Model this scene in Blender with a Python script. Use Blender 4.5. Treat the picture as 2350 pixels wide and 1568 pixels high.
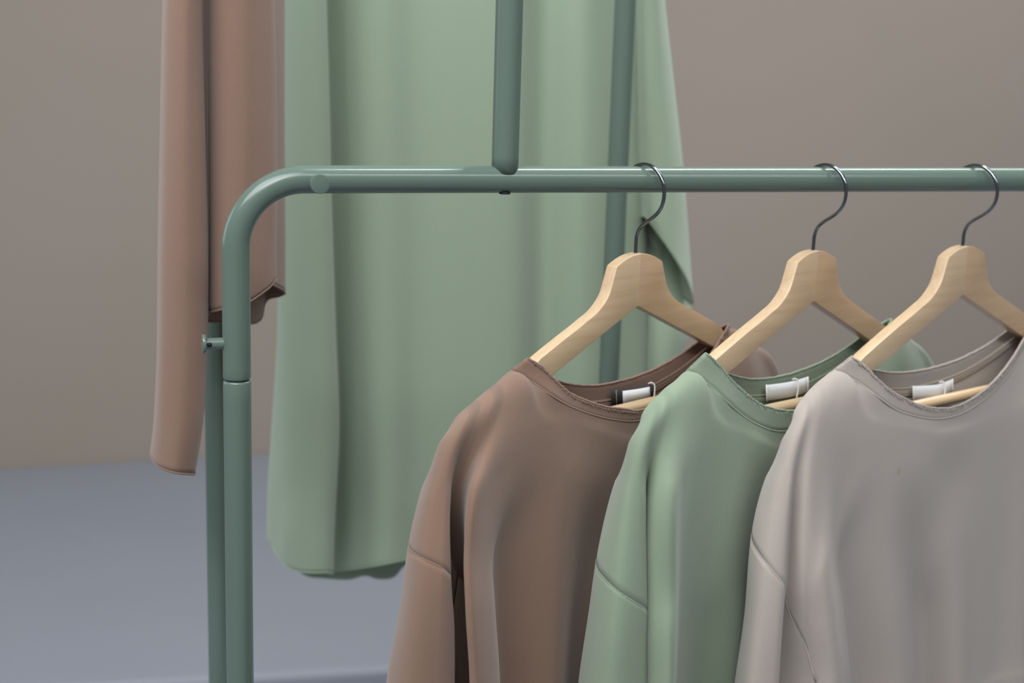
import bpy, bmesh, math, random
import numpy as np
from mathutils import Vector, Matrix
random.seed(7)
scene = bpy.context.scene
for o in list(bpy.data.objects): bpy.data.objects.remove(o)
COL = scene.collection

# ------------------------------------------------------------------ camera
EYE = 1.25                                   # height of the lens above the platform floor
PITCH, ROLL = 0.20279, 0.02928
F = Vector((0, math.cos(PITCH), -math.sin(PITCH)))
R0 = Vector((1, 0, 0)); U0 = Vector((0, math.sin(PITCH), math.cos(PITCH)))
RT = R0*math.cos(ROLL) + U0*math.sin(ROLL); UP = -R0*math.sin(ROLL) + U0*math.cos(ROLL)
cd = bpy.data.cameras.new('camera'); cam = bpy.data.objects.new('camera', cd); COL.objects.link(cam)
m = Matrix((RT, UP, -F)).transposed().to_4x4(); m.translation = (0, 0, EYE); cam.matrix_world = m
cd.sensor_width = 36; cd.lens = 3264/2350*36; cd.clip_start = .05
cd.dof.use_dof = True; cd.dof.focus_distance = 1.30; cd.dof.aperture_fstop = 4.0
scene.camera = cam

# ------------------------------------------------------------------ light
vs = scene.view_settings
vs.view_transform = 'Standard'; vs.look = 'None'; vs.gamma = 1; vs.use_curve_mapping = False
vs.exposure = 0.0
world = bpy.data.worlds.new('world'); scene.world = world; world.use_nodes = True
bg = world.node_tree.nodes['Background']; bg.inputs[0].default_value = (.93, .96, 1, 1); bg.inputs[1].default_value = .21
def area(name, loc, target, sx, sy, power, col):
    l = bpy.data.lights.new(name, 'AREA'); l.shape = 'RECTANGLE'; l.size = sx; l.size_y = sy; l.energy = power; l.color = col
    o = bpy.data.objects.new(name, l); COL.objects.link(o); o.location = loc
    o.rotation_euler = (Vector(target)-Vector(loc)).to_track_quat('-Z', 'Y').to_euler()
    return o
area('skylight_front_left', (-.9, -.15, 3.25), (.1, 1.9, .8), 2.6, 1.7, 104, (.97, .985, 1))
area('ceiling_lamp_front', (.9, -.25, 2.75), (.8, 1.0, 1.0), 3.6, .085, 27, (.97, .99, 1))
area('ceiling_lamp_back', (1.4, 2.7, 2.85), (1.2, 2.9, 0), 3.6, .10, 66, (.97, .99, 1))
area('window_daylight_left', (-3.4, 2.3, 1.7), (0, 1.7, 1.0), 1.6, 1.6, 15, (.88, .95, 1))
# measured control points in millimetres: (along the hanger, towards the front, up), one row per height
BROWN = [[(-239,-1,-206),(-235,-1,-199),(-222,-2,-192),(-208,-3,-186),(-194,-4,-180),(-180,-4,-174),(-162,-4,-166),(-143,14,-182),(-114,20,-200),(-67,23,-219),(-15,24,-231),(30,23,-226),(75,19,-213),(120,12,-193),(165,-4,-167),(196,-2,-186),(227,-1,-200),(242,-1,-221),(230,-3,-215),(209,-3,-196),(165,-3,-171),(111,-13,-202),(55,-20,-222),(1,-22,-228),(-53,-20,-222),(-108,-13,-201),(-162,-3,-170),(-213,-3,-192),(-229,-3,-205)],
[(-249,-1,-214),(-235,4,-197),(-222,4,-191),(-208,4,-185),(-194,4,-179),(-180,4,-173),(-162,4,-165),(-145,16,-189),(-114,21,-206),(-68,24,-224),(-15,24,-236),(31,23,-233),(78,20,-223),(124,15,-207),(165,4,-166),(196,4,-185),(227,4,-199),(252,-1,-229),(230,-6,-222),(209,-6,-202),(165,-6,-177),(107,-14,-214),(50,-20,-230),(-3,-22,-233),(-58,-20,-228),(-114,-14,-211),(-162,-6,-176),(-213,-6,-198),(-229,-6,-212)],
[(-253,-4,-224),(-259,14,-214),(-251,19,-209),(-235,17,-209),(-220,18,-206),(-203,19,-204),(-179,20,-203),(-150,22,-214),(-117,24,-228),(-69,26,-243),(-16,26,-256),(36,24,-256),(87,25,-256),(139,23,-256),(191,24,-256),(238,16,-257),(256,14,-255),(266,-2,-258),(250,-16,-269),(214,-10,-266),(162,-20,-263),(94,-18,-259),(32,-19,-255),(-20,-21,-251),(-77,-19,-248),(-134,-18,-244),(-178,-19,-241),(-215,-10,-239),(-235,-16,-237)],
[(-265,-6,-259),(-273,18,-252),(-265,24,-251),(-243,6,-258),(-237,10,-255),(-243,36,-242),(-206,28,-247),(-159,24,-255),(-119,28,-265),(-68,27,-279),(-11,24,-293),(41,24,-293),(93,26,-293),(146,22,-293),(198,24,-293),(247,18,-299),(271,16,-302),(282,-2,-305),(266,-30,-303),(227,-12,-300),(173,-21,-296),(101,-18,-290),(36,-20,-284),(-19,-23,-280),(-79,-21,-275),(-139,-18,-270),(-189,-19,-265),(-225,-12,-262),(-231,-30,-260)],
[(-278,-8,-307),(-289,24,-306),(-279,36,-313),(-222,-22,-340),(-217,-14,-335),(-258,45,-303),(-229,38,-309),(-189,16,-319),(-124,30,-330),(-62,20,-347),(-13,30,-356),(41,24,-356),(95,27,-356),(150,21,-356),(204,13,-356),(255,20,-353),(284,18,-347),(296,-2,-350),(279,-35,-348),(239,-14,-346),(181,-23,-341),(107,-17,-336),(38,-22,-331),(-20,-26,-326),(-83,-22,-322),(-146,-17,-317),(-201,-20,-313),(-236,-14,-310),(-239,-35,-308)],
[(-287,-8,-362),(-297,26,-352),(-282,38,-357),(-195,-52,-409),(-181,-46,-404),(-261,53,-350),(-228,44,-360),(-184,10,-380),(-129,32,-388),(-75,20,-406),(-22,34,-416),(36,24,-416),(93,27,-416),(151,21,-416),(208,2,-416),(260,22,-413),(292,19,-407),(305,-2,-410),(288,-40,-408),(246,-16,-405),(187,-25,-400),(110,-17,-394),(39,-23,-388),(-21,-28,-383),(-86,-24,-378),(-151,-17,-373),(-210,-21,-368),(-244,-16,-365),(-242,-40,-363)],
[(-300,-8,-431),(-303,26,-422),(-281,38,-427),(-189,-58,-488),(-165,-54,-491),(-257,57,-422),(-220,46,-437),(-170,6,-465),(-136,34,-466),(-74,18,-491),(-32,36,-498),(29,24,-498),(90,28,-498),(151,20,-498),(211,-9,-498),(264,24,-489),(298,20,-477),(313,-2,-480),(294,-45,-478),(251,-18,-475),(190,-26,-470),(111,-17,-464),(37,-24,-458),(-24,-31,-453),(-92,-25,-448),(-159,-17,-442),(-220,-21,-437),(-255,-18,-435),(-249,-45,-432)],
[(-309,-9,-590),(-313,29,-590),(-289,42,-590),(-195,-64,-590),(-170,-59,-590),(-265,63,-590),(-226,51,-590),(-175,7,-590),(-140,37,-590),(-76,20,-590),(-33,40,-590),(30,26,-590),(92,31,-590),(155,22,-590),(218,-10,-590),(272,26,-590),(307,23,-590),(322,-2,-590),(303,-50,-590),(259,-20,-590),(196,-29,-590),(114,-19,-590),(38,-27,-590),(-25,-34,-590),(-94,-28,-590),(-164,-19,-590),(-227,-23,-590),(-262,-20,-590),(-257,-50,-590)],
[(-318,-9,-715),(-322,29,-715),(-298,42,-715),(-200,-64,-715),(-175,-59,-715),(-273,63,-715),(-233,51,-715),(-180,7,-715),(-144,37,-715),(-78,20,-715),(-34,40,-715),(31,26,-715),(95,31,-715),(160,22,-715),(224,-10,-715),(280,26,-715),(316,23,-715),(331,-2,-715),(312,-50,-715),(266,-20,-715),(202,-29,-715),(117,-19,-715),(39,-27,-715),(-26,-34,-715),(-97,-28,-715),(-168,-19,-715),(-233,-23,-715),(-270,-20,-715),(-264,-50,-715)]]
SAGE = [[(-256,-1,-211),(-256,-1,-203),(-247,-2,-195),(-234,-3,-189),(-221,-4,-183),(-207,-4,-178),(-189,-4,-171),(-170,14,-189),(-142,20,-212),(-106,23,-232),(-66,24,-244),(-8,23,-239),(50,19,-223),(107,12,-198),(165,-4,-167),(177,-2,-176),(225,-1,-203),(254,-1,-231),(242,-3,-228),(221,-3,-205),(165,-3,-171),(107,-13,-202),(46,-20,-222),(-12,-22,-228),(-70,-20,-223),(-131,-13,-203),(-189,-3,-174),(-233,-3,-192),(-247,-3,-206)],
[(-266,-1,-219),(-256,4,-201),(-247,4,-194),(-234,4,-188),(-221,4,-181),(-207,4,-176),(-189,4,-169),(-171,16,-197),(-143,21,-218),(-106,24,-237),(-66,24,-249),(-7,23,-245),(52,20,-233),(111,15,-213),(165,4,-166),(177,4,-175),(225,4,-202),(264,-1,-239),(242,-6,-235),(221,-6,-211),(165,-6,-177),(104,-15,-216),(43,-20,-232),(-15,-22,-235),(-73,-20,-230),(-134,-15,-214),(-189,-6,-180),(-233,-6,-198),(-247,-6,-213)],
[(-270,-4,-232),(-281,14,-223),(-275,20,-218),(-262,18,-217),(-249,18,-216),(-233,19,-214),(-208,20,-214),(-177,22,-223),(-145,24,-239),(-107,26,-256),(-66,26,-268),(-2,25,-268),(62,23,-268),(126,24,-268),(191,25,-268),(250,16,-268),(268,14,-265),(277,-2,-268),(261,-16,-279),(222,-10,-277),(168,-18,-273),(97,-18,-268),(31,-20,-264),(-24,-20,-260),(-84,-18,-256),(-144,-18,-252),(-193,-20,-249),(-232,-10,-246),(-252,-16,-245)],
[(-278,-6,-269),(-290,18,-263),(-282,24,-262),(-255,6,-269),(-265,24,-260),(-258,36,-256),(-226,28,-261),(-174,23,-270),(-144,26,-276),(-98,22,-289),(-60,24,-299),(5,26,-299),(69,23,-299),(133,23,-299),(198,26,-299),(259,18,-307),(282,16,-312),(293,-2,-315),(276,-30,-314),(236,-12,-310),(179,-19,-306),(105,-19,-300),(36,-23,-294),(-21,-22,-290),(-84,-18,-285),(-147,-18,-279),(-200,-22,-275),(-238,-12,-272),(-245,-30,-270)],
[(-297,-8,-342),(-307,22,-348),(-279,32,-370),(-243,4,-384),(-271,36,-360),(-262,46,-355),(-232,34,-362),(-174,20,-377),(-139,25,-382),(-75,14,-401),(-41,20,-408),(20,27,-408),(81,22,-408),(143,23,-408),(204,13,-408),(267,20,-384),(295,18,-357),(308,-2,-360),(290,-35,-360),(247,-14,-358),(187,-19,-357),(108,-19,-354),(35,-25,-352),(-25,-24,-350),(-92,-19,-348),(-158,-19,-346),(-217,-24,-344),(-255,-14,-343),(-258,-35,-343)],
[(-303,-8,-390),(-312,24,-390),(-277,32,-406),(-238,2,-423),(-273,40,-396),(-269,52,-389),(-233,36,-402),(-165,14,-426),(-134,25,-428),(-67,12,-451),(-36,20,-457),(25,28,-457),(86,22,-457),(147,23,-457),(208,2,-457),(272,22,-439),(303,19,-417),(317,-2,-420),(298,-40,-419),(255,-16,-417),(193,-19,-414),(112,-19,-410),(38,-28,-407),(-24,-27,-404),(-92,-19,-401),(-161,-19,-397),(-221,-26,-394),(-260,-16,-393),(-258,-40,-391)],
[(-311,-8,-452),(-314,24,-444),(-273,32,-456),(-231,0,-478),(-271,40,-449),(-271,56,-441),(-231,36,-460),(-161,10,-490),(-130,24,-494),(-57,10,-522),(-28,20,-527),(32,29,-527),(92,21,-527),(152,22,-527),(211,-9,-527),(276,24,-509),(309,20,-487),(324,-2,-490),(305,-45,-489),(260,-18,-486),(197,-20,-482),(114,-20,-478),(38,-30,-473),(-25,-29,-469),(-95,-19,-465),(-165,-19,-461),(-227,-28,-457),(-266,-18,-455),(-260,-45,-453)],
[(-320,-9,-590),(-324,26,-590),(-281,35,-590),(-238,0,-590),(-279,44,-590),(-279,62,-590),(-238,40,-590),(-166,11,-590),(-134,26,-590),(-58,11,-590),(-28,22,-590),(33,32,-590),(95,23,-590),(156,24,-590),(218,-10,-590),(284,26,-590),(319,23,-590),(334,-2,-590),(314,-50,-590),(268,-20,-590),(203,-22,-590),(118,-22,-590),(39,-33,-590),(-26,-32,-590),(-98,-21,-590),(-170,-21,-590),(-234,-31,-590),(-274,-20,-590),(-268,-50,-590)],
[(-329,-9,-715),(-333,26,-715),(-289,35,-715),(-245,0,-715),(-287,44,-715),(-287,62,-715),(-245,40,-715),(-171,11,-715),(-138,26,-715),(-60,11,-715),(-29,22,-715),(34,32,-715),(97,23,-715),(161,24,-715),(224,-10,-715),(292,26,-715),(328,23,-715),(343,-2,-715),(323,-50,-715),(276,-20,-715),(209,-22,-715),(121,-22,-715),(41,-33,-715),(-27,-32,-715),(-101,-21,-715),(-175,-21,-715),(-241,-31,-715),(-282,-20,-715),(-276,-50,-715)]]
BEIGE = [[(-261,-1,-223),(-261,-1,-212),(-252,-2,-203),(-241,-3,-196),(-229,-4,-190),(-215,-4,-184),(-199,-4,-179),(-172,14,-196),(-134,20,-220),(-88,23,-236),(-33,24,-244),(16,23,-238),(66,19,-223),(115,12,-198),(165,-4,-167),(207,-2,-184),(250,-1,-205),(279,-1,-228),(267,-3,-227),(246,-3,-206),(165,-3,-171),(105,-13,-202),(43,-20,-222),(-17,-22,-228),(-77,-20,-224),(-139,-13,-207),(-199,-3,-183),(-240,-3,-199),(-252,-3,-215)],
[(-271,-1,-231),(-261,4,-211),(-252,4,-202),(-241,4,-195),(-229,4,-189),(-215,4,-183),(-199,4,-178),(-174,16,-204),(-135,21,-226),(-88,24,-241),(-33,24,-249),(18,23,-245),(69,20,-233),(120,15,-213),(165,4,-166),(207,4,-183),(250,4,-203),(289,-1,-236),(267,-6,-234),(246,-6,-212),(165,-6,-177),(106,-14,-217),(43,-19,-233),(-17,-20,-236),(-78,-19,-232),(-140,-14,-219),(-199,-6,-189),(-240,-6,-205),(-252,-6,-222)],
[(-275,-4,-245),(-283,14,-235),(-276,18,-230),(-265,17,-229),(-256,20,-226),(-237,18,-227),(-215,19,-226),(-178,22,-235),(-136,24,-248),(-89,26,-259),(-33,26,-268),(23,24,-268),(79,23,-268),(135,25,-268),(191,24,-268),(275,16,-267),(293,14,-262),(303,-2,-265),(285,-13,-277),(245,-8,-275),(187,-14,-273),(112,-16,-271),(43,-16,-268),(-15,-15,-266),(-79,-14,-264),(-142,-16,-262),(-200,-16,-260),(-235,-8,-259),(-257,-16,-258)],
[(-286,-6,-276),(-295,16,-270),(-290,22,-269),(-273,16,-272),(-273,28,-267),(-247,26,-271),(-212,20,-277),(-173,23,-282),(-133,26,-288),(-85,27,-297),(-20,22,-310),(35,23,-310),(89,23,-310),(143,26,-310),(198,23,-310),(284,18,-311),(308,16,-309),(319,-2,-312),(301,-18,-311),(258,-10,-309),(198,-14,-305),(119,-17,-300),(47,-18,-296),(-14,-16,-292),(-80,-14,-288),(-147,-17,-284),(-207,-19,-281),(-244,-10,-278),(-260,-23,-277)],
[(-301,-8,-332),(-314,20,-343),(-302,32,-362),(-279,20,-368),(-279,38,-353),(-268,46,-345),(-231,36,-351),(-184,14,-364),(-122,26,-371),(-52,14,-390),(-13,26,-393),(42,23,-393),(96,22,-393),(150,27,-393),(204,13,-393),(292,20,-375),(320,18,-354),(333,-2,-357),(314,-20,-357),(270,-11,-355),(206,-14,-352),(124,-18,-349),(48,-20,-346),(-16,-16,-343),(-85,-14,-340),(-155,-18,-338),(-219,-21,-335),(-257,-11,-333),(-274,-24,-332)],
[(-303,-8,-411),(-321,24,-402),(-307,34,-407),(-274,12,-420),(-271,38,-408),(-263,52,-401),(-221,42,-411),(-160,8,-434),(-112,28,-437),(-17,4,-468),(3,26,-464),(54,23,-464),(106,21,-464),(157,28,-464),(208,2,-464),(297,22,-441),(328,19,-414),(342,-2,-417),(323,-21,-417),(278,-13,-417),(213,-14,-416),(129,-20,-415),(52,-22,-414),(-13,-17,-414),(-84,-14,-413),(-155,-19,-412),(-219,-23,-412),(-258,-13,-411),(-274,-26,-411)],
[(-310,-8,-481),(-327,24,-468),(-307,34,-473),(-268,6,-492),(-259,36,-481),(-251,56,-473),(-206,46,-489),(-133,4,-524),(-95,28,-526),(8,0,-566),(22,26,-558),(70,23,-558),(117,20,-558),(164,29,-558),(211,-9,-558),(301,24,-523),(335,20,-484),(349,-2,-487),(330,-22,-487),(283,-14,-487),(217,-14,-486),(132,-21,-485),(53,-24,-485),(-13,-18,-484),(-86,-14,-483),(-158,-20,-482),(-224,-25,-482),(-264,-14,-481),(-279,-28,-481)],
[(-319,-9,-590),(-337,26,-590),(-316,37,-590),(-276,7,-590),(-267,40,-590),(-259,62,-590),(-212,51,-590),(-137,4,-590),(-98,31,-590),(8,0,-590),(23,29,-590),(72,25,-590),(120,23,-590),(169,32,-590),(218,-10,-590),(310,26,-590),(345,23,-590),(360,-2,-590),(339,-24,-590),(292,-16,-590),(224,-15,-590),(136,-23,-590),(54,-27,-590),(-14,-19,-590),(-88,-15,-590),(-163,-22,-590),(-231,-27,-590),(-272,-16,-590),(-287,-30,-590)],
[(-329,-9,-715),(-347,26,-715),(-325,37,-715),(-284,7,-715),(-275,40,-715),(-266,62,-715),(-218,51,-715),(-141,4,-715),(-101,31,-715),(8,0,-715),(24,29,-715),(74,25,-715),(124,23,-715),(174,32,-715),(224,-10,-715),(319,26,-715),(355,23,-715),(370,-2,-715),(349,-24,-715),(300,-16,-715),(231,-15,-715),(140,-23,-715),(56,-27,-715),(-14,-19,-715),(-91,-15,-715),(-168,-22,-715),(-238,-27,-715),(-280,-16,-715),(-296,-30,-715)]]
TUNIC = [[(-353,-22,320),(-354,-20,319),(-352,-20,319),(-336,-17,324),(-320,-17,330),(-317,-17,332),(-313,-23,336),(-303,-25,340),(-283,-22,346),(-249,-20,358),(-215,-20,372),(-162,-19,391),(-104,-19,413),(-56,-23,433),(-25,-19,443),(11,-20,457),(56,-22,451),(72,-27,450),(28,-29,463),(-69,-29,431),(-172,-29,392),(-210,-29,377),(-221,-29,373),(-239,-28,366),(-256,-28,360),(-274,-28,353),(-300,-28,343),(-319,-29,336),(-337,-28,329)],
[(-386,-13,291),(-386,-2,291),(-385,3,290),(-367,20,290),(-349,22,291),(-346,20,291),(-342,-23,294),(-331,-34,295),(-310,-13,295),(-272,3,296),(-235,-3,298),(-178,5,300),(-115,8,303),(-63,-20,308),(-29,9,307),(10,2,310),(59,-14,313),(76,-54,317),(29,-68,315),(-76,-68,310),(-189,-68,305),(-230,-68,303),(-242,-65,302),(-262,-59,300),(-280,-58,299),(-299,-59,299),(-328,-63,297),(-348,-65,297),(-368,-63,296)],
[(-386,-14,111),(-386,-2,111),(-385,3,110),(-367,22,110),(-349,25,111),(-346,22,111),(-342,-26,114),(-331,-38,115),(-310,-14,115),(-272,3,116),(-235,-3,118),(-178,6,120),(-115,9,123),(-63,-22,128),(-29,10,127),(10,2,130),(59,-16,133),(76,-60,137),(29,-75,135),(-76,-75,130),(-189,-75,125),(-230,-75,123),(-242,-72,122),(-262,-66,120),(-280,-64,119),(-299,-66,119),(-328,-70,117),(-348,-72,117),(-368,-70,116)],
[(-386,-14,48),(-386,-2,48),(-385,3,48),(-367,22,48),(-349,25,49),(-345,22,49),(-342,-26,50),(-331,-38,51),(-309,-14,51),(-271,3,52),(-234,-3,53),(-177,6,55),(-113,9,58),(-61,-22,60),(-27,10,61),(13,2,63),(63,-16,65),(80,-60,66),(32,-75,65),(-74,-75,61),(-188,-75,57),(-229,-75,55),(-241,-72,55),(-261,-66,54),(-279,-64,53),(-299,-66,52),(-327,-70,51),(-348,-72,51),(-368,-70,50)],
[(-388,-14,-77),(-388,-2,-76),(-386,3,-76),(-367,22,-75),(-345,25,-74),(-341,22,-74),(-339,-26,-77),(-327,-38,-77),(-306,-14,-75),(-267,3,-74),(-230,-3,-74),(-174,6,-73),(-109,9,-71),(-58,-22,-72),(-21,10,-70),(19,2,-70),(71,-16,-70),(87,-60,-72),(38,-75,-73),(-70,-75,-75),(-185,-75,-77),(-227,-75,-77),(-239,-72,-77),(-260,-66,-77),(-278,-64,-77),(-298,-66,-78),(-327,-70,-78),(-348,-72,-79),(-368,-70,-79)],
[(-393,-14,-205),(-391,-2,-204),(-389,3,-203),(-367,22,-201),(-342,25,-201),(-338,22,-201),(-335,-28,-207),(-323,-40,-209),(-302,-15,-206),(-264,3,-204),(-226,-3,-205),(-171,6,-204),(-105,9,-205),(-54,-22,-209),(-16,10,-205),(26,2,-207),(80,-16,-209),(94,-60,-215),(44,-75,-216),(-65,-75,-215),(-183,-75,-214),(-226,-75,-214),(-238,-72,-213),(-259,-66,-212),(-277,-64,-212),(-297,-66,-212),(-327,-70,-212),(-348,-72,-212),(-370,-70,-212)],
[(-391,-34,-347),(-390,-2,-341),(-389,3,-340),(-365,22,-337),(-337,25,-337),(-333,22,-338),(-330,-32,-349),(-317,-46,-352),(-298,-18,-347),(-262,3,-344),(-223,-3,-346),(-168,6,-346),(-100,9,-348),(-50,-22,-356),(-10,10,-351),(32,2,-354),(89,-16,-359),(102,-60,-368),(51,-75,-369),(-61,-75,-366),(-180,-75,-362),(-224,-75,-360),(-236,-72,-359),(-257,-66,-358),(-276,-64,-357),(-297,-66,-356),(-327,-70,-356),(-348,-72,-356),(-371,-70,-355)],
[(-392,-58,-486),(-391,-2,-471),(-389,3,-470),(-364,22,-466),(-333,25,-467),(-329,22,-468),(-325,-36,-484),(-312,-52,-489),(-295,-22,-482),(-259,3,-477),(-221,-3,-481),(-165,6,-482),(-96,9,-485),(-47,-22,-496),(-4,10,-490),(39,2,-494),(96,-16,-502),(109,-60,-515),(57,-75,-516),(-56,-75,-510),(-177,-75,-503),(-222,-75,-500),(-234,-72,-499),(-256,-66,-496),(-275,-64,-494),(-296,-66,-494),(-326,-70,-493),(-348,-72,-492),(-373,-70,-490)],
[(-396,-62,-573),(-392,-2,-554),(-390,3,-553),(-365,22,-549),(-337,25,-550),(-333,22,-551),(-328,-40,-571),(-314,-56,-577),(-293,-26,-569),(-258,3,-562),(-219,-3,-567),(-163,6,-568),(-93,9,-572),(-44,-22,-586),(0,10,-579),(43,2,-584),(101,-16,-594),(114,-60,-609),(62,-75,-610),(-53,-75,-602),(-176,-75,-593),(-221,-75,-590),(-233,-72,-588),(-255,-66,-585),(-274,-64,-583),(-295,-66,-582),(-326,-70,-581),(-348,-72,-580),(-374,-70,-577)],
[(-398,-62,-626),(-391,-2,-605),(-390,3,-604),(-366,22,-599),(-339,25,-600),(-335,22,-602),(-329,-42,-624),(-316,-58,-631),(-293,-26,-622),(-257,3,-614),(-218,-3,-620),(-162,6,-621),(-92,9,-626),(-42,-22,-641),(2,10,-633),(45,2,-639),(104,-16,-650),(117,-60,-673),(64,-75,-674),(-51,-75,-665),(-175,-75,-654),(-220,-75,-651),(-232,-72,-649),(-254,-66,-645),(-273,-64,-643),(-295,-66,-641),(-326,-70,-640),(-348,-72,-639),(-374,-70,-636)],
[(-398,-62,-622),(-389,-2,-636),(-386,3,-638),(-365,22,-641),(-340,25,-642),(-336,22,-644),(-329,-42,-667),(-317,-58,-673),(-293,-26,-660),(-257,3,-645),(-220,-3,-642),(-162,6,-624),(-92,9,-617),(-42,-22,-628),(1,10,-621),(45,2,-630),(104,-16,-644),(117,-60,-663),(64,-75,-674),(-51,-75,-672),(-174,-75,-676),(-219,-75,-681),(-232,-72,-693),(-254,-66,-692),(-273,-64,-685),(-295,-66,-689),(-326,-70,-686),(-348,-72,-682),(-374,-70,-657)]]
TUNIC_SLEEVE = [[(49,0,312),(49,14,311),(57,18,311),(68,11,312),(77,-4,313),(75,-23,313),(63,-23,313),(52,-23,312)],
[(49,0,132),(49,16,131),(57,20,131),(68,12,132),(77,-4,133),(75,-26,133),(63,-26,133),(52,-26,132)],
[(53,0,64),(55,16,64),(64,20,64),(78,12,65),(88,-4,65),(84,-26,65),(70,-26,65),(56,-26,64)],
[(60,0,-42),(63,18,-42),(75,22,-41),(94,14,-41),(107,-4,-41),(102,-26,-42),(84,-26,-42),(65,-26,-42)],
[(68,2,-151),(73,20,-152),(88,26,-155),(111,18,-155),(127,-4,-157),(121,-26,-157),(98,-26,-154),(74,-26,-152)],
[(72,6,-195),(77,24,-204),(95,30,-220),(122,20,-239),(140,-4,-251),(133,-26,-245),(106,-26,-223),(79,-26,-201)],
[(72,8,-206),(84,26,-227),(104,32,-255),(131,22,-293),(148,-2,-323),(141,-26,-311),(110,-26,-265),(80,-26,-218)]]
TUNIC_CUFF = [[(90,-40,-178),(99,-32,-177),(110,-30,-177),(131,-34,-177),(141,-44,-178),(136,-62,-178),(116,-62,-178),(95,-62,-178)],
[(95,-40,-235),(105,-32,-237),(118,-28,-240),(141,-32,-246),(155,-44,-254),(149,-62,-252),(125,-62,-245),(101,-62,-237)],
[(98,-34,-304),(107,-22,-305),(121,-18,-308),(149,-22,-321),(162,-34,-329),(156,-62,-327),(130,-62,-317),(105,-62,-307)],
[(96,-22,-349),(104,-6,-349),(119,0,-351),(140,-6,-359),(154,-22,-365),(148,-62,-364),(125,-62,-357),(102,-62,-350)],
[(96,-14,-394),(102,2,-392),(113,6,-393),(129,0,-397),(141,-14,-402),(136,-62,-401),(119,-62,-398),(101,-62,-395)],
[(101,-14,-478),(106,0,-474),(115,4,-474),(126,0,-476),(138,-14,-480),(134,-62,-480),(119,-62,-479),(104,-62,-478)]]
BACK_SLEEVE = [[(-53,0,288),(-50,20,287),(-38,30,287),(-27,22,288),(-24,2,290),(-27,-26,290),(-38,-26,289),(-50,-26,289)],
[(-51,0,88),(-47,20,87),(-35,30,87),(-24,22,88),(-20,2,90),(-23,-26,90),(-35,-26,89),(-48,-26,89)],
[(-54,0,36),(-50,20,36),(-36,30,36),(-25,22,37),(-20,2,37),(-23,-26,37),(-37,-26,37),(-50,-26,36)],
[(-59,0,-87),(-54,20,-86),(-40,30,-85),(-24,22,-85),(-19,2,-87),(-23,-26,-87),(-39,-26,-87),(-55,-26,-87)],
[(-64,0,-215),(-59,20,-212),(-42,30,-211),(-24,22,-212),(-18,2,-215),(-23,-26,-215),(-41,-26,-215),(-60,-26,-215)],
[(-68,0,-325),(-63,20,-320),(-44,30,-319),(-27,22,-321),(-21,2,-326),(-26,-26,-326),(-45,-26,-325),(-63,-26,-325)],
[(-72,0,-383),(-66,20,-378),(-49,30,-376),(-31,22,-379),(-26,2,-385),(-30,-26,-385),(-49,-26,-384),(-67,-26,-383)],
[(-76,0,-413),(-70,20,-419),(-55,30,-423),(-40,22,-428),(-34,2,-434),(-38,-26,-432),(-55,-26,-423),(-71,-26,-415)]]
BACK_BODY = [[(-10,-27,292),(-8,2,290),(3,13,290),(19,15,291),(37,7,292),(46,-2,293),(49,-7,294),(48,-20,295),(54,-63,298),(74,-115,302),(64,-119,302),(52,-97,300),(26,-68,297),(-5,-63,295),(-17,-58,294),(-15,-43,293)],
[(-10,-30,92),(-8,2,90),(3,14,90),(19,17,91),(37,8,92),(46,-2,93),(49,-8,94),(48,-22,95),(54,-70,98),(74,-128,102),(64,-132,102),(52,-108,100),(26,-76,97),(-5,-70,95),(-17,-64,94),(-15,-48,93)],
[(-10,-30,39),(-9,2,38),(2,14,38),(18,17,39),(36,8,39),(47,-2,40),(50,-8,40),(50,-22,41),(56,-70,42),(74,-128,44),(64,-132,44),(51,-108,43),(25,-76,41),(-5,-70,40),(-18,-64,39),(-16,-48,39)],
[(-12,-30,-67),(-10,2,-65),(1,14,-65),(18,17,-64),(36,8,-64),(48,-2,-65),(52,-8,-65),(51,-22,-66),(57,-70,-68),(73,-128,-70),(63,-132,-71),(51,-108,-70),(24,-76,-69),(-7,-70,-69),(-20,-64,-69),(-18,-48,-68)],
[(-13,-30,-154),(-11,2,-150),(0,14,-149),(17,17,-149),(35,8,-150),(49,-2,-151),(52,-8,-152),(51,-22,-153),(58,-70,-158),(73,-128,-164),(63,-132,-165),(50,-108,-162),(23,-76,-159),(-8,-70,-158),(-21,-64,-157),(-19,-48,-156)],
[(-14,-30,-220),(-12,2,-215),(-1,14,-214),(16,17,-214),(35,8,-211),(47,-2,-205),(51,-8,-201),(50,-22,-204),(56,-70,-211),(73,-128,-236),(62,-132,-237),(50,-108,-233),(22,-76,-228),(-9,-70,-226),(-22,-64,-225),(-20,-48,-223)],
[(-15,-30,-275),(-13,2,-266),(-2,14,-261),(15,17,-257),(34,8,-248),(46,-2,-241),(51,-8,-236),(50,-22,-240),(56,-70,-251),(73,-128,-275),(62,-132,-278),(49,-108,-297),(22,-76,-294),(-10,-70,-290),(-23,-64,-288),(-21,-48,-284)]]
BROWN_NECK = [(-150, 4, -155), (-137, 9, -163), (-126, 13, -174), (-111, 17, -188), (-90, 20, -199), (-61, 22, -210), (-36, 23, -216), (-13, 23, -221)]
SAGE_NECK = [(-173, 4, -155), (-159, 9, -167), (-146, 13, -181), (-129, 17, -195), (-104, 20, -211), (-77, 22, -220), (-60, 23, -224)]
BEIGE_NECK = [(-183, 4, -166), (-168, 9, -176), (-155, 13, -188), (-132, 17, -204), (-105, 20, -217), (-72, 22, -228), (-33, 23, -234)]
FRAME_TUNIC = [[0.09494, 1.79751, 0.0], [0.95105, 0.30903, 0.0], [0.30903, -0.95105, 0.0]]
FRAME_BACK = [[-0.28824, 1.40539, 0.0], [0.95105, 0.30903, 0.0], [0.30903, -0.95105, 0.0]]

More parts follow.
